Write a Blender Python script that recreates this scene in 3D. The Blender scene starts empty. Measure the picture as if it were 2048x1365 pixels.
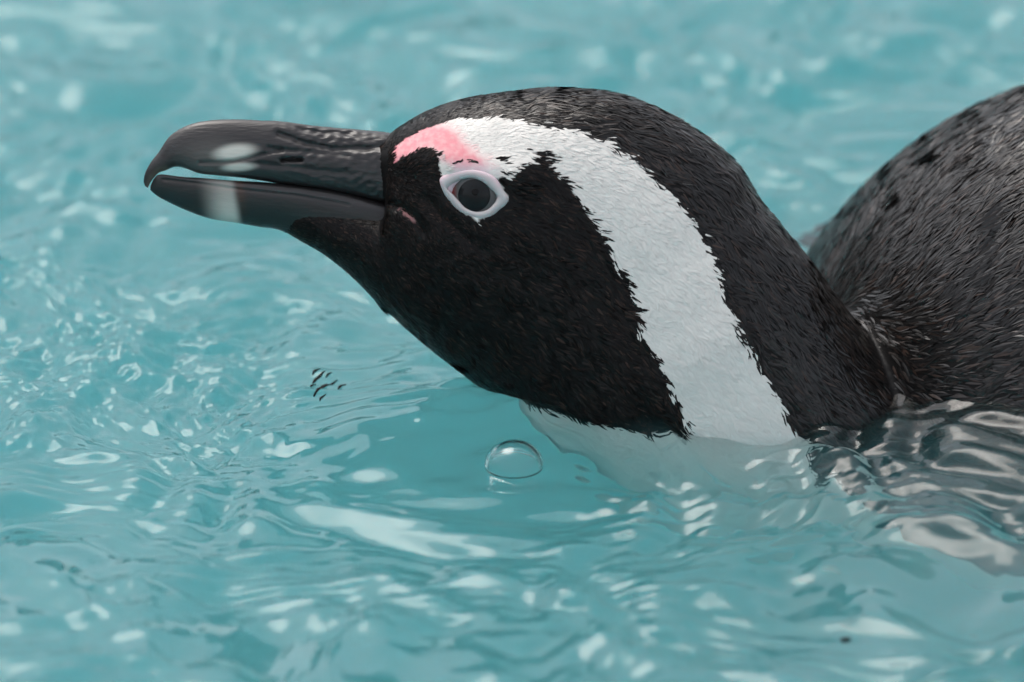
import bpy, math, random
import numpy as np
from mathutils import Vector, Matrix
from mathutils.bvhtree import BVHTree

# ------------------------------------------------------------------ camera, sky, sun, exposure
S = 0.000125                     # metres per photo pixel at the penguin (bill is 6 cm long)
PITCH = math.radians(24.0)       # camera looks down on the pool
DIST = 2.2
CP, SP = math.cos(PITCH), math.sin(PITCH)
OZ = (794 - 682.5) * S * CP      # height of the picture centre above still water
scene = bpy.context.scene
COL = scene.collection
rng = np.random.default_rng(7)
random.seed(7)

cam_data = bpy.data.cameras.new('camera')
cam = bpy.data.objects.new('camera', cam_data)
COL.objects.link(cam)
cam.location = (0, -DIST * CP, OZ + DIST * SP)
cam.rotation_euler = (math.pi / 2 - PITCH, 0, 0)
cam_data.sensor_width = 36
cam_data.lens = 36 * DIST / (2048 * S)
cam_data.clip_start = 0.05
cam_data.clip_end = 500
cam_data.dof.use_dof = True
cam_data.dof.focus_distance = DIST - 0.022
cam_data.dof.aperture_fstop = cam_data.lens / 33.0
scene.camera = cam

world = bpy.data.worlds.new('World')
scene.world = world
world.use_nodes = True
wn, wl = world.node_tree.nodes, world.node_tree.links
bg = wn['Background']
sky = wn.new('ShaderNodeTexSky')
sky.sky_type = 'NISHITA'
sky.sun_disc = False
SUN_EL, SUN_AZ = math.radians(64), math.radians(320)
sky.sun_elevation = SUN_EL
sky.sun_rotation = SUN_AZ
sky.air_density = 1.0
sky.dust_density = 4.0
hs = wn.new('ShaderNodeHueSaturation')
hs.inputs['Saturation'].default_value = 0.32      # thin cloud takes most of the blue away
wl.new(sky.outputs[0], hs.inputs['Color'])
wl.new(hs.outputs[0], bg.inputs[0])
bg.inputs[1].default_value = 0.15

sun_d = bpy.data.lights.new('sun', 'SUN')
sun_d.energy = 0.55
sun_d.angle = math.radians(32)
sun_d.color = (1.0, 0.92, 0.82)
sun = bpy.data.objects.new('sun', sun_d)
COL.objects.link(sun)
# Blender's sky: rotation measured from +Y clockwise seen from above
sd = Vector((math.sin(SUN_AZ) * math.cos(SUN_EL), math.cos(SUN_AZ) * math.cos(SUN_EL), math.sin(SUN_EL)))
sun.rotation_euler = (-sd).to_track_quat('-Z', 'Y').to_euler()

scene.view_settings.view_transform = 'Standard'
scene.view_settings.look = 'None'
scene.view_settings.exposure = 0.75
scene.view_settings.gamma = 1.0
scene.view_settings.use_curve_mapping = False
scene.render.engine = 'CYCLES'
cy = scene.cycles
cy.max_bounces = 14
cy.transmission_bounces = 10
cy.glossy_bounces = 6
cy.diffuse_bounces = 4
cy.volume_bounces = 4
cy.transparent_max_bounces = 8
cy.caustics_refractive = True
cy.caustics_reflective = False
cy.sample_clamp_indirect = 6.0
cy.use_denoising = True
try:
    cy.denoiser = 'OPENIMAGEDENOISE'
    cy.denoising_input_passes = 'RGB_ALBEDO_NORMAL'
    cy.denoising_prefilter = 'ACCURATE'
except Exception:
    pass

# ------------------------------------------------------------------ helpers
def new_mesh_object(name, co, faces, mat=None, parent=None, smooth=True, colors=None):
    """co (n,3) array; faces: (m,k) array or list of index tuples; colors: (n,3) per-vertex"""
    me = bpy.data.meshes.new(name)
    co = np.asarray(co, dtype=np.float32)
    if isinstance(faces, np.ndarray):
        m, k = faces.shape
        me.vertices.add(len(co))
        me.vertices.foreach_set('co', co.ravel())
        me.loops.add(m * k)
        me.loops.foreach_set('vertex_index', faces.astype(np.int32).ravel())
        me.polygons.add(m)
        me.polygons.foreach_set('loop_start', np.arange(0, m * k, k, dtype=np.int32))
        me.update(calc_edges=True)
        me.validate()
    else:
        me.from_pydata([tuple(map(float, c)) for c in co], [], [tuple(map(int, f)) for f in faces])
    if smooth:
        me.polygons.foreach_set('use_smooth', np.ones(len(me.polygons), dtype=bool))
    if colors is not None:
        at = me.attributes.new('tint', 'FLOAT_COLOR', 'POINT')
        c4 = np.ones((len(co), 4), dtype=np.float32)
        c4[:, :colors.shape[1]] = colors
        at.data.foreach_set('color', c4.ravel())
    if mat:
        me.materials.append(mat)
    o = bpy.data.objects.new(name, me)
    COL.objects.link(o)
    if parent:
        o.parent = parent
    return o

def srgb(r, g, b):
    f = lambda c: c / 12.92 if c <= 0.04045 else ((c + 0.055) / 1.055) ** 2.4
    return np.array([f(r / 255), f(g / 255), f(b / 255)])

def mat_new(name):
    m = bpy.data.materials.new(name)
    m.use_nodes = True
    return m, m.node_tree.nodes, m.node_tree.links, m.node_tree.nodes['Principled BSDF']

def smoothstep(a, b, x):
    t = np.clip((x - a) / (b - a), 0, 1)
    return t * t * (3 - 2 * t)

def in_poly(px, py, poly):
    px, py = np.asarray(px), np.asarray(py)
    inside = np.zeros(px.shape, bool)
    n = len(poly)
    for i in range(n):
        x1, y1 = poly[i]
        x2, y2 = poly[(i + 1) % n]
        if y1 == y2:
            continue
        c = ((y1 > py) != (y2 > py)) & (px < (x2 - x1) * (py - y1) / (y2 - y1) + x1)
        inside ^= c
    return inside

def seg_dist(px, py, chain):
    d = np.full(np.shape(px), 1e9)
    for (x1, y1), (x2, y2) in zip(chain[:-1], chain[1:]):
        dx, dy = x2 - x1, y2 - y1
        t = np.clip(((px - x1) * dx + (py - y1) * dy) / (dx * dx + dy * dy + 1e-9), 0, 1)
        d = np.minimum(d, np.hypot(px - x1 - t * dx, py - y1 - t * dy))
    return d

class Waves:
    """smooth band-limited random field made of many sines"""
    def __init__(self, lam, n=22, spread=0.35, seed=0, stretch=1.0, ang=None, ang_spread=math.pi):
        r = np.random.default_rng(seed)
        k = 2 * math.pi / (lam * np.exp(r.normal(0, spread, n)))
        a = r.uniform(-math.pi, math.pi, n) if ang is None else ang + r.normal(0, ang_spread, n)
        self.kx, self.ky = k * np.cos(a), k * np.sin(a) * stretch
        self.ph = r.uniform(0, 2 * math.pi, n)
        self.n = n
    def __call__(self, x, y):
        h = np.zeros(np.shape(x))
        for kx, ky, p in zip(self.kx, self.ky, self.ph):
            h += np.sin(kx * x + ky * y + p)
        return h / math.sqrt(self.n / 2)

# ------------------------------------------------------------------ the setting: pool, deck, rock wall, water
m, n, l, b = mat_new('pool_paint')
tc = n.new('ShaderNodeTexCoord'); nz = n.new('ShaderNodeTexNoise'); rp = n.new('ShaderNodeValToRGB')
nz.inputs['Scale'].default_value = 7; nz.inputs['Detail'].default_value = 6
rp.color_ramp.elements[0].position = 0.3; rp.color_ramp.elements[0].color = (0.60, 0.70, 0.71, 1)
rp.color_ramp.elements[1].position = 0.75; rp.color_ramp.elements[1].color = (0.70, 0.77, 0.77, 1)
l.new(tc.outputs['Object'], nz.inputs['Vector']); l.new(nz.outputs[0], rp.inputs[0]); l.new(rp.outputs[0], b.inputs['Base Color'])
b.inputs['Roughness'].default_value = 0.7
M_POOL = m

m, n, l, b = mat_new('deck_concrete')
tc = n.new('ShaderNodeTexCoord'); nz = n.new('ShaderNodeTexNoise'); rp = n.new('ShaderNodeValToRGB'); bp = n.new('ShaderNodeBump')
nz.inputs['Scale'].default_value = 12; nz.inputs['Detail'].default_value = 8
rp.color_ramp.elements[0].color = (0.20, 0.18, 0.16, 1); rp.color_ramp.elements[1].color = (0.36, 0.34, 0.31, 1)
l.new(tc.outputs['Object'], nz.inputs['Vector']); l.new(nz.outputs[0], rp.inputs[0]); l.new(rp.outputs[0], b.inputs['Base Color'])
l.new(nz.outputs[0], bp.inputs['Height']); bp.inputs['Strength'].default_value = 0.4; l.new(bp.outputs[0], b.inputs['Normal'])
b.inputs['Roughness'].default_value = 0.85
M_DECK = m

m, n, l, b = mat_new('rock')
tc = n.new('ShaderNodeTexCoord'); nz = n.new('ShaderNodeTexNoise'); rp = n.new('ShaderNodeValToRGB')
nz.inputs['Scale'].default_value = 4; nz.inputs['Detail'].default_value = 9
rp.color_ramp.elements[0].position = 0.3; rp.color_ramp.elements[0].color = (0.05, 0.043, 0.04, 1)
rp.color_ramp.elements[1].position = 0.75; rp.color_ramp.elements[1].color = (0.20, 0.165, 0.15, 1)
l.new(tc.outputs['Object'], nz.inputs['Vector']); l.new(nz.outputs[0], rp.inputs[0]); l.new(rp.outputs[0], b.inputs['Base Color'])
b.inputs['Roughness'].default_value = 0.9
M_ROCK = m

PX0, PX1, PY0, PY1, PDEPTH, RIM = -1.5, 1.5, -1.2, 2.2, 0.36, 0.07
def box_arrays(boxes):
    co, fa = [], []
    for x0, x1, y0, y1, z0, z1 in boxes:
        k = len(co)
        co += [(x0, y0, z0), (x1, y0, z0), (x1, y1, z0), (x0, y1, z0), (x0, y0, z1), (x1, y0, z1), (x1, y1, z1), (x0, y1, z1)]
        fa += [tuple(k + i for i in f) for f in ((3, 2, 1, 0), (4, 5, 6, 7), (0, 1, 5, 4), (1, 2, 6, 5), (2, 3, 7, 6), (3, 0, 4, 7))]
    return co, fa
T = 0.15
co, fa = box_arrays([(PX0 - T, PX1 + T, PY0 - T, PY1 + T, -PDEPTH - 0.1, -PDEPTH)])
o = new_mesh_object('pool_floor', co, fa, M_POOL, smooth=False); o['kind'] = 'structure'
co, fa = box_arrays([(PX0 - T, PX0, PY0 - T, PY1 + T, -PDEPTH, RIM), (PX1, PX1 + T, PY0 - T, PY1 + T, -PDEPTH, RIM),
                     (PX0, PX1, PY0 - T, PY0, -PDEPTH, RIM), (PX0, PX1, PY1, PY1 + T, -PDEPTH, RIM)])
o = new_mesh_object('pool_wall', co, fa, M_POOL, smooth=False); o['kind'] = 'structure'
B = 60
co, fa = box_arrays([(-B, PX0 - T, -B, B, -0.3, RIM - 0.02), (PX1 + T, B, -B, B, -0.3, RIM - 0.02),
                     (PX0 - T, PX1 + T, -B, PY0 - T, -0.3, RIM - 0.02), (PX0 - T, PX1 + T, PY1 + T, B, -0.3, RIM - 0.02)])
o = new_mesh_object('ground', co, fa, M_DECK, smooth=False); o['kind'] = 'structure'

# rockwork bank behind the pool (only ever seen mirrored in the water)
def rock_bank():
    nu, nv = 160, 26
    uu, vv = np.meshgrid(np.linspace(0, 1, nu), np.linspace(0, 1, nv))
    w1, w2 = Waves(1.3, seed=3), Waves(0.4, seed=4)
    ang = math.radians(215) - uu * math.radians(140)
    rad = 3.3 + 0.35 * vv
    x = rad * np.cos(ang); y = 0.5 + rad * np.sin(ang)
    top = 1.15 - 0.75 * uu ** 1.5 + 0.22 * w1(uu * 12, uu * 0) + 0.10 * w2(uu * 12, uu * 0)
    z = -0.1 + vv * top
    r2 = 0.14 * w1(uu * 12, vv * 1.5) + 0.06 * w2(uu * 12, vv * 1.5)
    x += r2 * np.cos(ang); y += r2 * np.sin(ang)
    front = np.stack([x.ravel(), y.ravel(), z.ravel()], 1)
    xb = x + 0.6 * np.cos(ang); yb = y + 0.6 * np.sin(ang)
    back = np.stack([xb.ravel(), yb.ravel(), z.ravel()], 1)
    idx = np.arange(nu * nv).reshape(nv, nu)
    q = np.stack([idx[:-1, :-1].ravel(), idx[:-1, 1:].ravel(), idx[1:, 1:].ravel(), idx[1:, :-1].ravel()], 1)
    k = nu * nv
    qb = q[:, ::-1] + k
    t = idx[-1]
    qt = np.stack([t[:-1], t[1:], t[1:] + k, t[:-1] + k], 1)
    s0, s1 = idx[:, 0], idx[:, -1]
    qs = np.concatenate([np.stack([s0[:-1], s0[1:], s0[1:] + k, s0[:-1] + k], 1), np.stack([s1[1:], s1[:-1], s1[:-1] + k, s1[1:] + k], 1)])
    return new_mesh_object('rock_bank', np.concatenate([front, back]), np.concatenate([q, qb, qt, qs]), M_ROCK)
o = rock_bank()
o['label'] = 'low brown rockwork bank curving round the far side of the pool'; o['category'] = 'rock wall'

# --- water: one closed volume with a finely waved top
def photo_xy(X, Y):
    """where a point of still water falls in the photograph"""
    dy, dz = Y - cam.location.y, 0 - cam.location.z
    depth = dy * CP - dz * SP
    v = dy * SP + dz * CP
    return 1024 + X / depth * DIST / S, 682.5 - v / depth * DIST / S
def water_at(px, py):
    dx = (px - 1024) * S; dv = (682.5 - py) * S
    d = np.array([dx, DIST * CP + dv * SP, -DIST * SP + dv * CP])
    t = -cam.location.z / d[2]
    return np.array([cam.location.x, cam.location.y, cam.location.z]) + t * d

def axis_coords(lo, hi, step, end0, end1, growth=1.16):
    mid = np.arange(lo, hi, step)
    out, s = [], step
    p = mid[-1]
    while p < end1:
        s *= growth; p += s; out.append(min(p, end1))
    pre, s = [], step
    p = mid[0]
    while p > end0:
        s *= growth; p -= s; pre.append(max(p, end0))
    return np.concatenate([pre[::-1], mid, out])

def water_height(X, Y):
    px, py = photo_xy(X, Y)
    # slow warp so that nothing runs in straight lines
    wx = 0.006 * Waves(0.09, seed=11)(X, Y); wy = 0.006 * Waves(0.09, seed=12)(X, Y)
    x, y = X + wx, Y + wy
    near = np.exp(-(np.maximum(np.abs(X) - 0.2, 0) + np.maximum(np.abs(Y - 0.05) - 0.3, 0)) / 0.15)
    # regional roughness read from the photograph
    calm = np.exp(-(((px - 820) / 330) ** 2 + ((py - 985) / 120) ** 2))
    left = smoothstep(760, 420, px) * smoothstep(480, 600, py) * smoothstep(960, 860, py)
    streak = smoothstep(1080, 1350, px) * smoothstep(900, 960, py) * smoothstep(1250, 1130, py)
    rough = 1.0 - 0.8 * calm
    h = 0.0012 * Waves(0.085, seed=21)(x, y) * (0.45 + 0.55 * rough)
    h += 0.0010 * Waves(0.036, seed=22)(x, y) * rough
    h += 0.00042 * Waves(0.015, seed=23)(x, y) * rough * near * (1 + 0.5 * left)
    h += 0.000085 * Waves(0.0068, n=30, seed=24)(x, y) * rough * near * (0.75 + 2.5 * left)
    h += 0.000035 * Waves(0.0042, n=30, seed=25)(x, y) * near * (0.2 + 3.2 * left)
    # ripples that run out from the neck toward the camera, crests across the view
    h += 0.00011 * Waves(0.011, n=24, spread=0.4, seed=26, ang=math.pi / 2, ang_spread=0.5)(x, y) * streak
    h += 0.00006 * Waves(0.006, n=24, spread=0.4, seed=27, ang=math.pi / 2, ang_spread=0.55)(x, y) * streak
    # bow wave: rings leaving the throat
    c = water_at(1130, 850)
    r = np.hypot(X - c[0], (Y - c[1]))
    a = np.arctan2(Y - c[1], X - c[0])
    h += 0.0006 * np.sin(2 * math.pi * r / 0.022 + 0.8 * np.sin(3 * a)) * np.exp(-((r - 0.055) / 0.022) ** 2) * smoothstep(1400, 1000, px)
    h += 0.0040 * np.exp(-(r / 0.036) ** 2)
    # water heaped against the near flank of the bird, washing over it
    c = water_at(2020, 900)
    h += 0.010 * np.exp(-((X - c[0]) / 0.030) ** 2 * np.where(X > c[0], 0.3, 1.0) - ((Y - c[1]) / 0.042) ** 2)
    return h

m, n, l, b = mat_new('water')
out = n['Material Output']
n.remove(b)
g = n.new('ShaderNodeBsdfGlass'); g.inputs['IOR'].default_value = 1.333; g.inputs['Roughness'].default_value = 0.0
l.new(g.outputs[0], out.inputs['Surface'])
# fine suspended matter makes the water a little milky
va = n.new('ShaderNodeVolumeAbsorption')
va.inputs['Color'].default_value = (0.30, 0.815, 0.86, 1); va.inputs['Density'].default_value = 4.0
vs = n.new('ShaderNodeVolumeScatter'); vs.inputs['Color'].default_value = (0.24, 0.68, 0.76, 1); vs.inputs['Density'].default_value = 5.5
vs.inputs['Anisotropy'].default_value = 0.0
ad = n.new('ShaderNodeAddShader'); l.new(va.outputs[0], ad.inputs[0]); l.new(vs.outputs[0], ad.inputs[1])
l.new(ad.outputs[0], out.inputs['Volume'])
M_WATER = m

def build_water():
    e = 0.006
    xs = axis_coords(-0.165, 0.165, 0.0006, PX0 - e, PX1 + e)
    ys = axis_coords(-0.205, 0.31, 0.00075, PY0 - e, PY1 + e)
    X, Y = np.meshgrid(xs, ys)
    Z = water_height(X, Y)
    ny, nx = X.shape
    co = np.stack([X.ravel(), Y.ravel(), Z.ravel()], 1)
    idx = np.arange(nx * ny).reshape(ny, nx)
    q = np.stack([idx[:-1, :-1].ravel(), idx[:-1, 1:].ravel(), idx[1:, 1:].ravel(), idx[1:, :-1].ravel()], 1)
    ring = np.concatenate([idx[0, :], idx[1:, -1], idx[-1, -2::-1], idx[-2:0:-1, 0]])
    k = len(co)
    low = co[ring].copy(); low[:, 2] = -PDEPTH - 0.02
    co = np.concatenate([co, low, [[0, 0.5, -PDEPTH - 0.02]]])
    r2 = np.roll(ring, -1); a = np.arange(k, k + len(ring)); a2 = np.roll(a, -1)
    side = np.stack([ring, a, a2, r2], 1)
    o = new_mesh_object('water', co, np.concatenate([q, side]), M_WATER)
    import bmesh
    bm = bmesh.new(); bm.from_mesh(o.data); bm.verts.ensure_lookup_table()
    cvt = bm.verts[len(co) - 1]
    for i in range(len(a)):
        f = bm.faces.new((bm.verts[a2[i]], bm.verts[a[i]], cvt)); f.smooth = False
    bm.to_mesh(o.data); bm.free()
    o['kind'] = 'structure'
    return o
build_water()

# ------------------------------------------------------------------ the penguin
# all penguin shapes are laid out in photo pixels (x right, y down, w toward the viewer) and turned into metres here
LEAN = 0.2
def to_local(p):
    p = np.asarray(p, float)
    return np.stack([(p[:, 0] - 1024) * S, (682.5 - p[:, 1]) * S, (p[:, 2] + LEAN * (800 - p[:, 1])) * S], 1)

penguin = bpy.data.objects.new('penguin', None)
COL.objects.link(penguin)
penguin.empty_display_size = 0.05
penguin.matrix_world = Matrix(((1, 0, 0, 0), (0, SP, -CP, 0), (0, CP, SP, OZ), (0, 0, 0, 1)))
penguin['label'] = 'black and white penguin with pink brow patch swimming with its head raised'
penguin['category'] = 'penguin'

def catmull(P, per):
    P = np.asarray(P, float)
    Q = np.concatenate([[2 * P[0] - P[1]], P, [2 * P[-1] - P[-2]]])
    out = []
    for i in range(1, len(Q) - 2):
        for t in np.linspace(0, 1, per, endpoint=False):
            p0, p1, p2, p3 = Q[i - 1], Q[i], Q[i + 1], Q[i + 2]
            out.append(0.5 * ((2 * p1) + (-p0 + p2) * t + (2 * p0 - 5 * p1 + 4 * p2 - p3) * t * t + (-p0 + 3 * p1 - 3 * p2 + p3) * t ** 3))
    out.append(Q[-2])
    return np.array(out)

def loft(sections, per=6, nseg=56, expo=2.0, rows=None):
    """sections: (ax,ay, bx,by, half_depth, w_centre); closed tube with capped ends, in pixel space"""
    R = catmull(sections, per)
    th = np.linspace(0, 2 * math.pi, nseg, endpoint=False)
    c, s = np.cos(th), np.sin(th)
    ce = np.sign(c) * np.abs(c) ** (2 / expo); se = np.sign(s) * np.abs(s) ** (2 / expo)
    co = []
    for ax, ay, bx, by, h, wc in R:
        cx, cyy = (ax + bx) / 2, (ay + by) / 2
        co.append(np.stack([cx + (ax - bx) / 2 * ce, cyy + (ay - by) / 2 * ce, wc + h * se], 1))
    nr = len(R)
    co = np.concatenate(co)
    idx = np.arange(nr * nseg).reshape(nr, nseg)
    nx = np.roll(idx, -1, axis=1)
    q = np.stack([idx[:-1].ravel(), nx[:-1].ravel(), nx[1:].ravel(), idx[1:].ravel()], 1)
    faces = [tuple(f) for f in q] + [tuple(idx[0][::-1]), tuple(idx[-1])]
    return co, faces

head_sections = [
    (722, 305, 745, 400, 34, 0), (750, 292, 768, 420, 56, 0), (770, 279, 776, 500, 75, 0), (799, 257, 752, 598, 100, 0), (857, 224, 780, 628, 134, 0),
    (930, 200, 815, 660, 158, 0), (1033, 185, 850, 690, 176, 0), (1121, 180, 890, 722, 190, 0), (1238, 192, 920, 745, 200, 0),
    (1356, 241, 945, 765, 208, 0), (1458, 315, 965, 782, 216, 0), (1517, 397, 985, 798, 222, 0), (1561, 452, 1005, 815, 228, 0),
    (1605, 505, 1028, 845, 236, -4), (1652, 566, 1055, 890, 250, -12), (1710, 640, 1085, 950, 275, -40), (1790, 725, 1130, 1040, 320, -90),
    (1900, 800, 1230, 1190, 390, -180), (2050, 880, 1400, 1360, 450, -300)]
chin_sections = [(562, 402, 556, 457, 26, 0), (600, 398, 598, 481, 40, 0), (650, 404, 648, 510, 51, 0), (700, 412, 703, 553, 66, 0),
                 (760, 424, 752, 602, 92, 0), (825, 440, 800, 646, 122, 0), (900, 470, 850, 685, 140, 0)]

def ellipsoid(c, r, n1=48, n2=80, rot=0.0):
    ph = np.linspace(0, math.pi, n1 + 1)[1:-1]
    th = np.linspace(0, 2 * math.pi, n2, endpoint=False)
    P, Tt = np.meshgrid(ph, th, indexing='ij')
    x = np.cos(P); y = np.sin(P) * np.cos(Tt); z = np.sin(P) * np.sin(Tt)
    co = np.stack([x.ravel(), y.ravel(), z.ravel()], 1)
    co = np.concatenate([co, [[1, 0, 0], [-1, 0, 0]]]) * np.array(r)
    if rot:
        cr, sr = math.cos(rot), math.sin(rot)
        co[:, :2] = co[:, :2] @ np.array([[cr, sr], [-sr, cr]])
    co = co + np.array(c)
    m1 = n1 - 1
    idx = np.arange(m1 * n2).reshape(m1, n2); nx = np.roll(idx, -1, axis=1)
    q = [tuple(f) for f in np.stack([idx[:-1].ravel(), idx[1:].ravel(), nx[1:].ravel(), nx[:-1].ravel()], 1)]
    N = m1 * n2
    q += [(N, int(idx[0, j]), int(nx[0, j])) for j in range(n2)] + [(N + 1, int(nx[-1, j]), int(idx[-1, j])) for j in range(n2)]
    return co, q

def remesh_union(parts, voxel, smooth_it):
    co, fa = [], []
    k = 0
    for c, f in parts:
        co.append(c); fa += [tuple(int(i) + k for i in t) for t in f]; k += len(c)
    K = 0.01
    tmp = new_mesh_object('tmp', np.concatenate(co) * K, fa)
    import bmesh
    bm = bmesh.new(); bm.from_mesh(tmp.data); bmesh.ops.recalc_face_normals(bm, faces=bm.faces); bm.to_mesh(tmp.data); bm.free()
    md = tmp.modifiers.new('r', 'REMESH'); md.mode = 'VOXEL'; md.voxel_size = voxel * K
    ms = tmp.modifiers.new('s', 'SMOOTH'); ms.factor = 0.5; ms.iterations = smooth_it
    dg = bpy.context.evaluated_depsgraph_get()
    me = bpy.data.meshes.new_from_object(tmp.evaluated_get(dg))
    v = np.empty(len(me.vertices) * 3, np.float32); me.vertices.foreach_get('co', v)
    v = v.reshape(-1, 3).astype(float) / K
    q = np.empty(len(me.loops), np.int32); me.loops.foreach_get('vertex_index', q)
    ls = np.empty(len(me.polygons), np.int32); me.polygons.foreach_get('loop_total', ls)
    quads = q.reshape(-1, 4) if (ls == 4).all() else None
    if quads is None:
        st = np.concatenate([[0], np.cumsum(ls)[:-1]])
        quads = np.array([q[a:a + 4] if t == 4 else np.append(q[a:a + 3], q[a + 2]) for a, t in zip(st, ls)])
    old = tmp.data
    bpy.data.objects.remove(tmp); bpy.data.meshes.remove(old); bpy.data.meshes.remove(me)
    return v, quads

BODY_C, BODY_R = (2350, 955, -540), (850, 842, 850)
bv, bq = remesh_union([loft(head_sections, expo=2.15), loft(chin_sections), ellipsoid(BODY_C, BODY_R, 64, 96)], 7.0, 14)

def vnormals(v, q):
    fn = np.cross(v[q[:, 2]] - v[q[:, 0]], v[q[:, 3]] - v[q[:, 1]])
    nn = np.zeros_like(v)
    for j in range(4):
        np.add.at(nn, q[:, j], fn)
    return nn / (np.linalg.norm(nn, axis=1, keepdims=True) + 1e-12)
bn = vnormals(bv, bq)
if (bn * (bv - bv.mean(0))).sum() < 0:
    bq = bq[:, ::-1]; bn = -bn

EYE = (950, 395)
EYE_IN = [(896, 382), (907, 372), (920, 365), (936, 361), (950, 362), (962, 367), (973, 374), (982, 382), (990, 390), (995, 398), (993, 406), (988, 413),
          (975, 424), (955, 428), (934, 421), (918, 405), (905, 391)]
EYE_OUT = [(881, 364), (893, 354), (912, 347), (936, 343), (958, 345), (975, 350), (990, 358), (1000, 371), (1008, 386), (1018, 401), (1012, 414), (1001, 423),
           (982, 438), (957, 443), (924, 430), (902, 409), (888, 388)]
# eye sockets
for sgn in (1, -1):
    d = np.hypot((bv[:, 0] - EYE[0]) / 52, (bv[:, 1] - EYE[1]) / 40)
    side = (np.sign(bv[:, 2]) == sgn)
    bv[:, 2] -= sgn * np.where(side, 26 * smoothstep(1.05, 0.6, d), 0)
# gape line and the fold below the eye
for chain, wd, dp in (([(765, 405), (811, 420), (832, 440), (848, 466)], 7, 9), ([(850, 400), (890, 440), (930, 475), (970, 505)], 13, 7),
                      ([(878, 330), (884, 362), (895, 395)], 8, 5)):
    g_ = dp * np.exp(-(seg_dist(bv[:, 0], bv[:, 1], chain) / wd) ** 2)
    bv[:, 2] -= np.sign(bv[:, 2]) * np.minimum(g_, np.abs(bv[:, 2]) * 0.3)
# brow over the eye
br = np.exp(-(seg_dist(bv[:, 0], bv[:, 1], [(800, 320), (860, 325), (950, 335), (1050, 360)]) / 32) ** 2)
bv[:, 2] += np.sign(bv[:, 2]) * 9 * br * (np.abs(bv[:, 2]) > 20)
bn = vnormals(bv, bq)

# plumage pattern, one side projected on both
WHITE = [(787, 308), (793, 298), (810, 283), (837, 268), (869, 257), (916, 243.5), (974, 245), (1033, 248), (1062, 259), (1115, 262), (1150, 266), (1180, 281),
         (1209, 295), (1238, 316), (1267, 333), (1297, 360), (1326, 384), (1347, 402), (1367, 432), (1391, 467), (1411, 517), (1429, 558), (1448, 625),
         (1468, 669), (1498, 704), (1521, 763), (1550, 804), (1571, 845), (1595, 877), (1627, 925), (1685, 1040), (1780, 1180), (2048, 1400), (2500, 1600),
         (4000, 1800), (4000, 3000), (0, 3000), (0, 900), (960, 792), (1005, 797), (1049, 812), (1093, 827), (1152, 841), (1210, 853), (1254, 871), (1292, 885),
         (1348, 884), (1367, 851), (1357, 813), (1342, 784), (1324, 754), (1307, 719), (1281, 672), (1266, 626), (1260, 602), (1245, 564), (1230, 528),
         (1203, 482), (1185, 453), (1162, 421), (1147, 394), (1133, 371), (1115, 356), (1098, 342), (1092, 315), (1077, 303), (1062, 318), (1033, 337),
         (1018, 353), (992, 362), (1018, 400), (957, 447), (903, 409), (886, 362), (879, 336), (878, 312), (857, 303), (840, 303), (825, 312), (802, 321), (790, 335)]
PINK = [(793, 314), (806, 300), (830, 284), (862, 276), (888, 284), (905, 305), (925, 325), (945, 340), (968, 350)]
GAPE = [(795, 421), (812, 423), (828, 438), (838, 452), (828, 449), (813, 436)]
C_WHITE = np.array([0.79, 0.76, 0.715]); C_BLACK = np.array([0.006, 0.0056, 0.0056]); C_BROWN = np.array([0.040, 0.024, 0.018])
C_PINK = srgb(226, 142, 150); C_LILAC = srgb(226, 196, 205)
def pattern(px, py):
    w = in_poly(px, py, WHITE)
    col = np.where(w[:, None], C_WHITE, C_BLACK)
    dp = seg_dist(px, py, PINK)
    pk = smoothstep(40, 14, dp) * w
    pk = pk * smoothstep(1000, 955, px)
    col = col * np.where(w, 1.0, 1.0)[:, None]
    mott = 0.5 + 0.5 * np.clip(0.6 * Waves(9, seed=61)(px, py) + 0.5 * Waves(24, seed=62)(px, py), -1, 1)
    pk = np.clip(pk * (0.72 + 0.4 * mott), 0, 1)
    t = smoothstep(318, 350, py)[:, None] * smoothstep(870, 890, px)[:, None]
    pc = C_PINK * (1 - t) + C_LILAC * t
    col = col * (1 - pk[:, None]) + pc * pk[:, None]
    eyeskin = in_poly(px, py, [(EYE[0] + (a_ - EYE[0]) * .86, EYE[1] + (b_ - EYE[1]) * .86) for a_, b_ in EYE_OUT])
    col = np.where(eyeskin[:, None], C_LILAC, col)
    gp = in_poly(px, py, GAPE)
    col = np.where(gp[:, None], srgb(140, 100, 100), col)
    return col, w, np.maximum(pk, np.maximum(eyeskin, gp))

# ---- materials of the bird
def plumage_material(name, rough, coat):
    m, n, l, b = mat_new(name)
    at = n.new('ShaderNodeAttribute'); at.attribute_name = 'tint'
    l.new(at.outputs['Color'], b.inputs['Base Color'])
    b.inputs['Roughness'].default_value = rough
    mr = n.new('ShaderNodeMath'); mr.operation = 'MULTIPLY'; mr.inputs[1].default_value = 0.42
    l.new(at.outputs['Alpha'], mr.inputs[0]); l.new(mr.outputs[0], b.inputs['Specular IOR Level'])
    mc = n.new('ShaderNodeMath'); mc.operation = 'MULTIPLY'; mc.inputs[1].default_value = coat
    l.new(at.outputs['Alpha'], mc.inputs[0]); l.new(mc.outputs[0], b.inputs['Coat Weight'])
    b.inputs['Coat Roughness'].default_value = 0.12
    b.inputs['Coat IOR'].default_value = 1.33
    tc = n.new('ShaderNodeTexCoord'); nz = n.new('ShaderNodeTexNoise'); bp = n.new('ShaderNodeBump')
    nz.inputs['Scale'].default_value = 900; nz.inputs['Detail'].default_value = 3
    bp.inputs['Strength'].default_value = 0.25; bp.inputs['Distance'].default_value = 0.0003
    l.new(tc.outputs['Object'], nz.inputs['Vector']); l.new(nz.outputs[0], bp.inputs['Height']); l.new(bp.outputs[0], b.inputs['Normal'])
    return m
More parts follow.
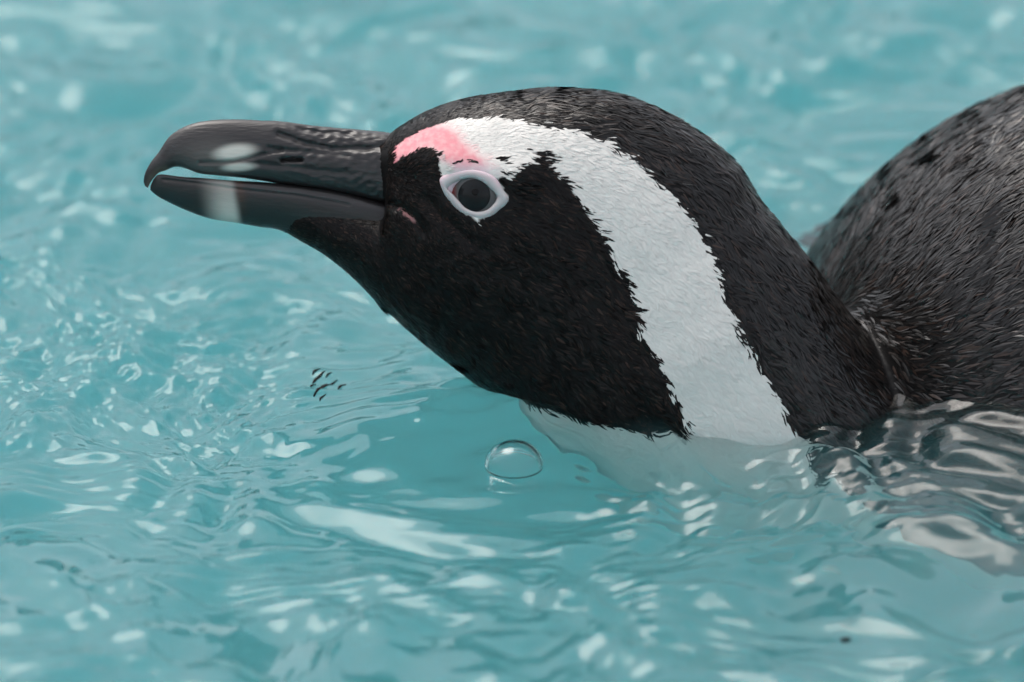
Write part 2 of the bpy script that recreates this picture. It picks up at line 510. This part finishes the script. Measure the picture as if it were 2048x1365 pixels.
M_SKIN = plumage_material('wet_skin', 0.40, 0.1)
M_FEATHER = plumage_material('wet_feathers', 0.30, 0.35)

bcol, bw_, _ = pattern(bv[:, 0], bv[:, 1])
bcol = np.c_[bcol, np.where(bw_, 0.8, 0.35)]
body = new_mesh_object('body', to_local(bv), bq, M_SKIN, penguin, colors=bcol)

# ---- feathers
FLOW = np.array([
    (620, 450, 0, .9, .3), (700, 500, 0, .85, .5), (800, 600, 0, .8, .6), (900, 700, 0, .75, .65), (780, 380, 0, .7, .7), (850, 450, 0, .6, .8),
    (830, 300, 0, .8, -.5), (780, 280, 0, .7, -.7), (900, 220, 0, .85, -.4), (1000, 260, 0, 1, -.05), (1100, 200, 0, 1, .05), (1100, 290, 0, .95, .2),
    (1200, 230, 0, .95, .3), (1300, 280, 0, .8, .55), (1400, 350, 0, .7, .7), (1500, 450, 0, .55, .8), (1600, 570, 0, .6, .8), (1700, 690, 0, .7, .7),
    (1050, 400, 0, .75, .6), (1000, 550, 0, .85, .5), (1100, 600, 0, .85, .5), (1200, 450, 0, .7, .7), (1300, 500, 0, .6, .75), (1250, 700, 0, .75, .65),
    (1400, 700, 0, .6, .8), (1100, 780, 0, .8, .6), (1450, 850, 0, .6, .8), (1550, 700, 0, .55, .8), (1600, 850, 0, .65, .75), (1750, 800, 0, .8, .5),
    (1700, 550, -300, .5, -.8), (1700, 450, -500, .5, -.8), (1800, 450, -300, .55, -.8), (1900, 350, -350, .6, -.7), (2000, 300, -300, .75, -.6),
    (1850, 600, -150, .7, -.6), (2000, 600, -100, .7, -.55), (1900, 750, -50, .9, -.2), (2040, 900, 0, 1, -.1), (2300, 300, -300, 1, -.1), (2400, 900, 0, 1, 0)])
def flow(p):
    q = np.stack([p[:, 0], p[:, 1], -np.abs(p[:, 2] + 0) * 0.0 + p[:, 2] * 0.6], 1)
    d2 = ((q[:, None, :] - FLOW[None, :, :3] * np.array([1, 1, .6])) ** 2).sum(2) + 600
    w = 1 / d2 ** 1.6
    v = (w[:, :, None] * FLOW[None, :, 3:]).sum(1)
    return v / (np.linalg.norm(v, axis=1, keepdims=True) + 1e-9)

def make_feathers():
    ctr = bv[bq].mean(1)
    area = 0.5 * np.linalg.norm(np.cross(bv[bq[:, 2]] - bv[bq[:, 0]], bv[bq[:, 3]] - bv[bq[:, 1]]), axis=1)
    x, y, w = ctr.T
    keep = (x < 2230) & (y < 1180) & (y > 100)
    onbody = smoothstep(0.96, 1.06, 1 / np.sqrt(((ctr - BODY_C) ** 2 / np.array(BODY_R) ** 2).sum(1)))  # 1 deep or on the trunk
    trunk = (np.abs(np.sqrt(((ctr - BODY_C) ** 2 / np.array(BODY_R) ** 2).sum(1)) - 1) < 0.03) & (x > 1560)
    face = smoothstep(1080, 900, x) * smoothstep(620, 480, y)
    L = 23 * (1 - face) + 11 * face
    W = 4.0 * (1 - face) + 2.6 * face
    L = np.where(trunk, 40, L); W = np.where(trunk, 5.2, W)
    nape = smoothstep(0, 60, x - np.interp(y, [180, 260, 400, 560, 760, 920], [1000, 1100, 1345, 1430, 1520, 1620])) * (~trunk)
    L = L * (1 + 0.5 * nape); W = W * (1 - 0.12 * nape)
    dens = np.where(keep, 3.6 / (L * W), 0)
    # fewer on the far side and deep under water
    dens *= np.where(w < -60, np.where(trunk, 1.0, 0.55), 1.0) * np.where(y > 1000, 0.6, 1.0)
    cnt = rng.poisson(dens * area)
    fi = np.repeat(np.arange(len(bq)), cnt)
    n = len(fi)
    a, c = rng.random(n), rng.random(n)
    Q = bq[fi]
    bl = lambda A: (A[Q[:, 0]] * ((1 - a) * (1 - c))[:, None] + A[Q[:, 1]] * (a * (1 - c))[:, None] + A[Q[:, 2]] * (a * c)[:, None] + A[Q[:, 3]] * ((1 - a) * c)[:, None])
    P, N = bl(bv), bl(bn)
    N /= np.linalg.norm(N, axis=1, keepdims=True) + 1e-9
    Lf, Wf, Ff, Tf = L[fi], W[fi], face[fi], trunk[fi]
    cheek = smoothstep(60, -40, P[:, 0] - np.interp(P[:, 1], [180, 260, 400, 560, 760, 920], [1000, 1100, 1345, 1430, 1520, 1620])) * smoothstep(225, 300, P[:, 1]) * (~Tf)
    jit = Waves(14, seed=41)
    jx = 3.5 * jit(P[:, 0], P[:, 1]) + rng.normal(0, 1.2, n); jy = 3.5 * Waves(14, seed=42)(P[:, 0], P[:, 1]) + rng.normal(0, 1.2, n)
    sm = 1 - 0.75 * Ff
    col, white, bare = pattern(P[:, 0] + jx * sm, P[:, 1] + jy * sm)
    speck = np.zeros(n, bool)
    for cx, cy_, rx, ry, ro in ((938, 327, 9, 3, .15), (912, 331, 9, 2.2, -.1), (997, 327, 11, 7, .4), (1002, 345, 12, 3.5, .6), (1040, 300, 5, 3, .3)):
        dx, dy = P[:, 0] - cx, P[:, 1] - cy_
        speck |= np.hypot((dx * math.cos(ro) + dy * math.sin(ro)) / rx, (-dx * math.sin(ro) + dy * math.cos(ro)) / ry) < 1
    col[speck] = C_BLACK; white = white & ~speck; bare = np.where(speck, 0, bare)
    ok = bare < rng.uniform(0.15, 0.6, n)
    ok &= ~(in_poly(P[:, 0], P[:, 1], [(x0 + (x0 - EYE[0]) * .06, y0 + (y0 - EYE[1]) * .06) for x0, y0 in EYE_OUT]))
    ok &= ~((P[:, 0] < 775) & (P[:, 1] < 425) & (seg_dist(P[:, 0], P[:, 1], [(757, 290), (775, 270)]) > 20))
    P, N, Lf, Wf, Ff, Tf, col, white, cheek = P[ok], N[ok], Lf[ok], Wf[ok], Ff[ok], Tf[ok], col[ok], white[ok], cheek[ok]
    n = len(P)
    f2 = flow(P)
    D = np.stack([f2[:, 0], f2[:, 1], np.zeros(n)], 1)
    # wet barbs gather: a shared wobble plus a little of its own
    wob = 0.20 * Waves(70, seed=43)(P[:, 0], P[:, 1]) + 0.16 * Waves(26, seed=44)(P[:, 0], P[:, 1]) + rng.normal(0, 0.10, n)
    D -= N * (D * N).sum(1, keepdims=True)
    D /= np.linalg.norm(D, axis=1, keepdims=True) + 1e-9
    Bn = np.cross(N, D)
    D = D * np.cos(wob)[:, None] + Bn * np.sin(wob)[:, None]
    Bn = np.cross(N, D)
    Lf = Lf * rng.uniform(0.7, 1.35, n); Wf = Wf * rng.uniform(0.75, 1.3, n)
    wide = np.where(white & (Ff < 0.4), 1.35, 1.0)
    Wf = Wf * wide
    lift = (0.018 + 0.045 * rng.random(n) ** 3) * np.where(white, 0.75, 1.0)
    curl = rng.normal(0, 0.06, n)
    roll = rng.normal(0, 0.12, n) * np.where(white, 0.4, 1)
    ac = -P[:, 0] * f2[:, 1] + P[:, 1] * f2[:, 0]; al = P[:, 0] * f2[:, 0] + P[:, 1] * f2[:, 1]
    lock = Waves(30, n=26, seed=45)(ac, al * 0.22) + 0.7 * Waves(13, n=26, seed=46)(ac, al * 0.22)
    roll = roll + np.where(white, 0.05, 0.13 * (1 - 0.4 * Ff)) * lock
    Nr = N * np.cos(roll)[:, None] + Bn * np.sin(roll)[:, None]
    Br = np.cross(Nr, D)
    rows = [(0.0, 0.5, -0.02, 0.03), (0.35, 1.0, 0.35, 0.06), (0.75, 0.72, 0.9, 0.03)]
    V = []
    for t, wd, lf, cr in rows:
        base = P + D * (t * Lf)[:, None] + Nr * (lf * lift * Lf - 0.6 * (t == 0))[:, None] + Br * (curl * t * t * Lf)[:, None]
        V += [base - Br * (wd * Wf * 0.5)[:, None], base + Nr * (cr * Wf)[:, None], base + Br * (wd * Wf * 0.5)[:, None]]
    V.append(P + D * Lf[:, None] + Nr * (1.0 * lift * Lf)[:, None] + Br * (curl * Lf)[:, None])
    V = np.stack(V, 1)                       # n,13,3
    k = V.shape[1]
    quads = []
    for r in range(2):
        for j in range(2):
            a0 = r * 3 + j
            quads.append((a0, a0 + 1, a0 + 4, a0 + 3))
    quads += [(6, 7, 9, 9), (7, 8, 9, 9)]
    tris = []
    for q in quads:
        if q[2] == q[3]:
            tris.append((q[0], q[1], q[2]))
        else:
            tris += [(q[0], q[1], q[2]), (q[0], q[2], q[3])]
    tris = np.array(tris)
    F = (np.arange(n) * k)[:, None, None] + tris[None]
    # colour of each feather
    br_ = (rng.random(n) ** 7) * np.where(white, 0, 1)
    c = col * (1 - 0.8 * br_[:, None]) + C_BROWN * 0.8 * br_[:, None]
    c = np.where(white[:, None], c * rng.uniform(0.96, 1.0, n)[:, None], c * rng.uniform(0.7, 1.6, n)[:, None])
    gloss = np.where(white, 0.8, (0.95 - 0.68 * cheek) * (1 - 0.4 * smoothstep(290, 210, P[:, 1]) * smoothstep(1350, 1150, P[:, 0]))) * rng.uniform(0.6, 1.25, n)
    c = np.c_[c, np.clip(gloss, 0, 1.4)]
    cc = np.repeat(c[:, None, :], k, 1)
    o = new_mesh_object('plumage', to_local(V.reshape(-1, 3)), F.reshape(-1, 3), M_FEATHER, penguin, colors=cc.reshape(-1, 4))
    o['kind'] = 'stuff'
    print('feathers', n, 'tris', n * len(tris))
make_feathers()

# ---- bill
BT = BVHTree.FromPolygons([tuple(p) for p in bv], [tuple(int(i) for i in f) for f in bq])
def surf_w(px, py, sgn=1):
    hit = BT.ray_cast(Vector((px, py, sgn * 900)), Vector((0, 0, -sgn)))
    return hit[0].z if hit[0] else 0.0

upper = [(293, 373, 299, 378, 1.5), (291, 363, 304, 368, 5), (295, 346, 311, 358, 9), (307, 325, 321, 348, 13), (322, 306, 335, 343, 17), (342, 277, 354, 336, 23),
         (368, 259, 374, 339, 28), (398, 248, 402, 349, 33), (436, 243, 437, 353, 37), (480, 242, 480, 357, 39), (524, 244, 523, 363, 41), (568, 246, 566, 370, 42),
         (612, 252, 612, 376, 44), (670, 258, 668, 385, 48), (729, 263, 725, 398, 56), (787, 270, 778, 411, 64), (840, 292, 825, 428, 62)]
lower = [(305, 373, 304, 382, 3), (312, 359, 314, 391, 9), (325, 351, 332, 402, 14), (370, 356, 377, 423, 22), (406, 358, 424, 439, 29), (465, 363, 474, 447, 33),
         (524, 366, 520, 455, 38), (582, 371, 559, 461, 41), (641, 378, 620, 484, 45), (699, 388, 690, 510, 50), (758, 403, 745, 530, 57), (815, 418, 800, 550, 60)]
def bill_loft(secs, per, nseg, prof):
    R = catmull(secs, per)
    th = np.linspace(0, 2 * math.pi, nseg, endpoint=False)
    along, side = prof(th)
    co = []
    for ax, ay, bx, by, h in R:
        co.append(np.stack([(ax + bx) / 2 + (ax - bx) / 2 * along, (ay + by) / 2 + (ay - by) / 2 * along, max(h, 0.8) * side], 1))
    nr = len(R); co = np.concatenate(co)
    idx = np.arange(nr * nseg).reshape(nr, nseg); nx = np.roll(idx, -1, axis=1)
    q = np.stack([idx[:-1].ravel(), idx[1:].ravel(), nx[1:].ravel(), nx[:-1].ravel()], 1)
    return co, [tuple(f) for f in q] + [tuple(idx[0]), tuple(idx[-1][::-1])]
def prof_upper(th):      # rounded culmen, widest low down, thin cutting edge
    a, s = np.cos(th), np.sin(th)
    s = np.sign(s) * np.abs(s) ** np.where(a < 0, 0.45, 0.8) * (1 - 0.28 * a - 0.10 * a * a)
    return a, s
def prof_lower(th):      # widest near the upper rim, flat below
    a, s = np.cos(th), np.sin(th)
    s = np.sign(s) * np.abs(s) ** np.where(a > 0, 0.42, 0.75) * (1 + 0.14 * a)
    return a, s
m, n, l, b = mat_new('bill_horn')
at = n.new('ShaderNodeAttribute'); at.attribute_name = 'tint'
l.new(at.outputs['Color'], b.inputs['Base Color'])
b.inputs['Roughness'].default_value = 0.36
b.inputs['Coat Weight'].default_value = 0.25; b.inputs['Coat Roughness'].default_value = 0.1; b.inputs['Coat IOR'].default_value = 1.33
tc = n.new('ShaderNodeTexCoord'); mp = n.new('ShaderNodeMapping'); nz = n.new('ShaderNodeTexNoise'); bp = n.new('ShaderNodeBump')
mp.inputs['Scale'].default_value = (300, 1400, 1400)
nz.inputs['Detail'].default_value = 4; nz.inputs['Scale'].default_value = 1
l.new(tc.outputs['Object'], mp.inputs[0]); l.new(mp.outputs[0], nz.inputs['Vector']); l.new(nz.outputs[0], bp.inputs['Height'])
bp.inputs['Strength'].default_value = 0.35; bp.inputs['Distance'].default_value = 0.0004
l.new(bp.outputs[0], b.inputs['Normal'])
M_BILL = m
C_HORN = np.array([0.022, 0.020, 0.021]); C_CREAM = np.array([0.62, 0.60, 0.54])

def groove(co, chain, width, depth):
    d = seg_dist(co[:, 0], co[:, 1], chain)
    k = depth * np.exp(-(d / width) ** 2)
    s = np.sign(co[:, 2])
    co[:, 2] -= s * np.minimum(k, np.abs(co[:, 2]) * 0.6)
uc, uf = bill_loft(upper, 16, 110, prof_upper)
groove(uc, [(404, 329), (440, 328.5), (471, 326), (500, 320), (524, 314), (568, 305)], 3.2, 6)
groove(uc, [(560, 271), (590, 281), (612, 290), (670, 301), (729, 301), (770, 296)], 6, 8)
groove(uc, [(540, 300), (590, 305), (640, 309), (700, 315)], 5, 5)
groove(uc, [(568, 324), (606, 323)], 4, 14)
groove(uc, [(520, 330), (560, 335), (600, 338), (640, 345), (700, 350)], 5, 4)
groove(uc, [(600, 262), (650, 268), (700, 272)], 4, 4)
wr = Waves(26, seed=51, stretch=2.6)
rs = smoothstep(520, 640, uc[:, 0])
uc[:, 2] += np.sign(uc[:, 2]) * 0.9 * rs * wr(uc[:, 0], uc[:, 1]) * smoothstep(4, 16, np.abs(uc[:, 2]))
x, y = uc[:, 0], uc[:, 1]
def blob(x, y, cx, cy_, rx, ry, rot, soft=0.6):
    c, s = math.cos(rot), math.sin(rot)
    dx, dy = x - cx, y - cy_
    d = np.hypot((dx * c + dy * s) / rx, (-dx * s + dy * c) / ry)
    return smoothstep(1 + soft * 0.5, 1 - soft, d)
pale = np.maximum(blob(x, y, 474, 308, 45, 17, -0.13, 0.6), blob(x, y, 482, 337, 36, 9, -0.05, 0.6))
pale *= 1 - 0.8 * np.exp(-(seg_dist(x, y, [(404, 329), (440, 328.5), (471, 326), (500, 320), (524, 314)]) / 3.0) ** 2)
grey = blob(x, y, 430, 320, 70, 40, 0, 0.9) * 0.12
nose = smoothstep(345, 300, x) * 0
uco = C_HORN * (1 - pale - grey)[:, None] + C_CREAM * (pale + grey)[:, None]
edge = smoothstep(14, 2, seg_dist(x, y, [(302, 374), (310, 358), (321, 348), (335, 343)])) * 0.25
uco = uco * (1 - edge[:, None]) + np.array([0.30, 0.22, 0.15]) * edge[:, None]
ub = new_mesh_object('upper_bill', to_local(uc), uf, M_BILL, penguin, colors=uco)
ub['label'] = 'dark hooked upper bill with a pale cream patch'
for sgn in (1, -1):
    pts = [(566, 325, 0), (576, 322, 3), (590, 321, 3.6), (604, 322.5, 2.2), (608, 324, 0)]
    ring = [(p[0], p[1] - p[2]) for p in pts] + [(p[0], p[1] + p[2]) for p in pts[-2:0:-1]]
    UB = BVHTree.FromPolygons([tuple(p) for p in uc], [tuple(int(i) for i in f) for f in uf])
    co = []
    for dz in (0.5, -6):
        for rx, ry in ring:
            h = UB.ray_cast(Vector((rx, ry, sgn * 400)), Vector((0, 0, -sgn)))
            co.append((rx, ry, (h[0].z if h[0] else 0) + sgn * dz))
    k = len(ring)
    fa = [tuple(range(k)), tuple(range(2 * k - 1, k - 1, -1))] + [(i, i + k, (i + 1) % k + k, (i + 1) % k) for i in range(k)]
    mm, nn_, ll_, bb_ = mat_new('nostril_dark')
    bb_.inputs['Base Color'].default_value = (0.004, 0.004, 0.004, 1); bb_.inputs['Roughness'].default_value = 0.8
    new_mesh_object('nostril', to_local(co), fa, mm, ub)

lc, lf = bill_loft(lower, 16, 90, prof_lower)
groove(lc, [(330, 361), (406, 370), (465, 379), (524, 386), (600, 394), (700, 412)], 3.0, 4)
x, y = lc[:, 0], lc[:, 1]
xb = x - (y - 400) * 0.12
band = smoothstep(395, 458, xb) * smoothstep(486, 466, xb)
band *= 0.55 + 0.45 * smoothstep(375, 430, y)
brn = np.exp(-((xb - 486) / 10) ** 2) * 0.8 * smoothstep(450, 380, y)
lco = C_HORN * 0.7 * (1 - band)[:, None] + C_CREAM * band[:, None]
lco = lco * (1 - brn[:, None]) + np.array([0.06, 0.028, 0.018]) * brn[:, None]
rim = np.exp(-(seg_dist(x, y, [(320, 354), (370, 358), (406, 364), (465, 373), (524, 379), (582, 386), (700, 405), (800, 428)]) / 5) ** 2) * 0.10
lco = lco * (1 - rim[:, None]) + np.array([0.30, 0.26, 0.27]) * rim[:, None]
lb = new_mesh_object('lower_bill', to_local(lc), lf, M_BILL, penguin, colors=lco)
lb['label'] = 'dark lower bill with a pale vertical band'

# ---- eyes
m, n, l, b = mat_new('eye_wet')
at = n.new('ShaderNodeAttribute'); at.attribute_name = 'tint'
l.new(at.outputs['Color'], b.inputs['Base Color'])
b.inputs['Specular IOR Level'].default_value = 0.2; b.inputs['Roughness'].default_value = 0.12; b.inputs['Coat Weight'].default_value = 0.0; b.inputs['Coat Roughness'].default_value = 0.03
b.inputs['Coat IOR'].default_value = 1.38
M_EYE = m
m, n, l, b = mat_new('eyelid_skin')
at = n.new('ShaderNodeAttribute'); at.attribute_name = 'tint'
l.new(at.outputs['Color'], b.inputs['Base Color'])
b.inputs['Roughness'].default_value = 0.45
b.inputs['Subsurface Weight'].default_value = 0.15; b.inputs['Subsurface Radius'].default_value = (0.001, 0.0004, 0.0003); b.inputs['Subsurface Scale'].default_value = 0.5
M_LID = m
def densify(poly, k):
    P = np.array(poly, float); n_ = len(P); out = []
    for i in range(n_):
        p0, p1, p2, p3 = P[i - 1], P[i], P[(i + 1) % n_], P[(i + 2) % n_]
        for t in np.linspace(0, 1, k, endpoint=False):
            out.append(0.5 * ((2 * p1) + (-p0 + p2) * t + (2 * p0 - 5 * p1 + 4 * p2 - p3) * t * t + (-p0 + 3 * p1 - 3 * p2 + p3) * t ** 3))
    return np.array(out)
ein, eout = densify(EYE_IN, 6), densify(EYE_OUT, 6)
for sgn in (1, -1):
    ws = np.array([surf_w(px, py, sgn) for px, py in eout]) * sgn
    A = np.c_[eout, np.ones(len(eout))]
    pl, *_ = np.linalg.lstsq(A, ws, rcond=None)       # plane of the face round the eye
    plane = lambda p: p[:, 0] * pl[0] + p[:, 1] * pl[1] + pl[2]
    # eyeball: a cap of a sphere bulging through the lids
    R = 78.0
    def cap(name, cx, cy_, rmax, proud, parent, nr=24, ns=64):
        co = []
        for i in range(nr + 1):
            r = rmax * i / nr
            for j in range(ns):
                a = 2 * math.pi * j / ns
                px, py = cx + r * math.cos(a), cy_ + r * math.sin(a)
                d2 = (px - EYE[0]) ** 2 + (py - EYE[1]) ** 2
                co.append((px, py, math.sqrt(R * R - d2) - R + proud * (1 - (i / nr) ** 6) - 0.3 * (i == nr) * (proud > 0)))
        co = np.array(co)
        di = np.hypot(co[:, 0] - cx, co[:, 1] - cy_)
        if name == 'eye':
            t = smoothstep(918, 905, co[:, 0])[:, None]
            cc = np.array([0.12, 0.12, 0.12]) * (1 - t) + np.array([0.22, 0.035, 0.035]) * t
        elif name == 'iris':
            cc = np.array([0.010, 0.011, 0.012]) * (1 + 0.5 * smoothstep(12, 26, di) - 0.7 * smoothstep(28, 32, di))[:, None]
        else:
            cc = np.tile([0.0015, 0.0015, 0.0015], (len(co), 1))
        co[:, 2] = sgn * (plane(co) + 6 + co[:, 2])
        idx = np.arange((nr + 1) * ns).reshape(nr + 1, ns); nx = np.roll(idx, -1, axis=1)
        q = np.stack([idx[:-1].ravel(), nx[:-1].ravel(), nx[1:].ravel(), idx[1:].ravel()], 1)
        if sgn > 0: q = q[:, ::-1]
        return new_mesh_object(name, to_local(co), [tuple(f) for f in q], M_EYE, parent, colors=cc)
    eye = cap('eye', EYE[0], EYE[1], 60, 0, penguin)
    cap('iris', 949.5, 395.5, 33, 0.5, eye)
    cap('pupil', 951.5, 389, 8, 0.9, eye, 8, 32)
    eye['label'] = 'dark grey eye'
    # eyelid ring
    rows = [(-0.08, -12), (-0.04, -2), (0.06, 2.2), (0.24, 4.0), (0.5, 4.2), (0.75, 2.8), (0.97, 0.6), (1.04, -14)]
    co, cc = [], []
    top = smoothstep(392, 362, eout[:, 1])
    for t, dz in rows:
        p = ein * (1 - t) + eout * t
        z = plane(p) + dz
        co.append(np.c_[p, sgn * z])
        base = np.tile(np.array([0.54, 0.51, 0.51]), (len(p), 1))
        k = (smoothstep(0.35, 0.95, t) * top * 0.8)[:, None]
        base = base * (1 - k) + C_LILAC * k
        if t < 0.05: base = base * 0.55
        cc.append(base)
    co, cc = np.concatenate(co), np.concatenate(cc)
    ns = len(ein)
    idx = np.arange(len(rows) * ns).reshape(len(rows), ns); nx = np.roll(idx, -1, axis=1)
    q = np.stack([idx[:-1].ravel(), nx[:-1].ravel(), nx[1:].ravel(), idx[1:].ravel()], 1)
    if sgn > 0: q = q[:, ::-1]
    lid = new_mesh_object('eyelid', to_local(co), [tuple(f) for f in q], M_LID, penguin, colors=cc)
    lid['label'] = 'pale pinkish white ring of bare skin round the eye'

# ---- far flipper, its shoulder edge just showing behind the back
fv, fq = ellipsoid((1735, 560, -1000), (190, 95, 48), 40, 48, rot=-0.85)
flip = new_mesh_object('flipper', to_local(fv), fq, M_SKIN, penguin, colors=np.tile(C_BLACK * 1.6, (len(fv), 1)))

# ------------------------------------------------------------------ small things on the water
m, n, l, b = mat_new('bubble_film')
n.remove(b)
g = n.new('ShaderNodeBsdfGlass'); g.inputs['IOR'].default_value = 1.333; g.inputs['Roughness'].default_value = 0.0
l.new(g.outputs[0], n['Material Output'].inputs['Surface'])
M_BUB = m
def bubble(px, py, rpx):
    p = water_at(px, py)
    r = rpx * S
    co, fa = [], []
    nr, ns = 16, 40
    for shell, rr in ((0, r), (1, r * 0.90)):
        for i in range(nr + 1):
            ph = math.radians(92) * i / nr
            for j in range(ns):
                a = 2 * math.pi * j / ns
                co.append((rr * math.sin(ph) * math.cos(a), rr * math.sin(ph) * math.sin(a), rr * math.cos(ph) * 0.86))
    N = (nr + 1) * ns
    for i in range(nr):
        for j in range(ns):
            a, b2 = i * ns + j, i * ns + (j + 1) % ns
            fa.append((a, a + ns, b2 + ns, b2))
            fa.append((N + b2, N + b2 + ns, N + a + ns, N + a))
    for j in range(ns):
        a, b2 = nr * ns + j, nr * ns + (j + 1) % ns
        fa.append((a, N + a, N + b2, b2))
    o = new_mesh_object('bubble', co, fa, M_BUB)
    z = float(water_height(np.array([p[0]]), np.array([p[1]]))[0])
    o.location = (p[0], p[1], z - r * 0.05)
    return o
o = bubble(1028, 945, 58)
o['label'] = 'clear round air bubble floating on the water in front of the neck'; o['category'] = 'bubble'

m, n, l, b = mat_new('wet_barb')
b.inputs['Base Color'].default_value = (0.006, 0.007, 0.007, 1); b.inputs['Roughness'].default_value = 0.75; b.inputs['Specular IOR Level'].default_value = 0.15
M_BARB = m
def strand(x0, y0, x1, y1, wpx):
    p, q = water_at(x0, y0), water_at(x1, y1)
    d = q - p; L = np.linalg.norm(d); d /= L
    s = np.array([-d[1], d[0], 0])
    co, fa = [], []
    K = 8
    for i in range(K + 1):
        t = i / K
        c = p + d * L * t + s * 0.0004 * math.sin(3 * t)
        z = float(water_height(np.array([c[0]]), np.array([c[1]]))[0]) + 0.00015
        hw = wpx * S * 0.5 * math.sin(math.pi * min(max(t, 0.06), 0.94)) ** 0.6 * 2.3
        for a in range(6):
            an = 2 * math.pi * a / 6
            co.append(tuple(np.array([c[0], c[1], z]) + s * hw * math.cos(an) + np.array([0, 0, 1]) * 0.00012 * math.sin(an)))
    for i in range(K):
        for a in range(6):
            fa.append((i * 6 + a, i * 6 + (a + 1) % 6, (i + 1) * 6 + (a + 1) % 6, (i + 1) * 6 + a))
    fa += [tuple(range(5, -1, -1)), tuple(range(K * 6, K * 6 + 6))]
    return new_mesh_object('feather_barb', co, fa, M_BARB)
for i, a in enumerate([(625, 755, 641, 748, 3.5), (625, 769, 650, 753, 4), (652, 760, 664, 755, 3), (628, 806, 675, 765, 4.5), (622, 788, 632, 780, 3),
                       (676, 790, 692, 779, 3), (640, 815, 652, 802, 2.5)]):
    o = strand(*a)
    o['label'] = 'short dark feather barb floating on the smooth water below the bill'; o['category'] = 'feather barb'
    o['group'] = 'feather barbs floating below the bill'

def fleck(px, py, a_, b_):
    p = water_at(px, py)
    co, q = ellipsoid((0, 0, 0), (a_ * S, b_ * S / SP * 0.5, b_ * S * 0.5), 10, 16)
    co[:, 1] += 0.15 * b_ * S * np.sin(co[:, 0] / (a_ * S) * 2.5)
    o = new_mesh_object('leaf_fleck', co, q, M_BARB)
    o.location = (p[0], p[1], float(water_height(np.array([p[0]]), np.array([p[1]]))[0]) + 0.0001)
    return o
o = fleck(1692, 1262, 11, 7)
o['label'] = 'tiny dark leaf fleck afloat on open water away from the bird'; o['category'] = 'debris'
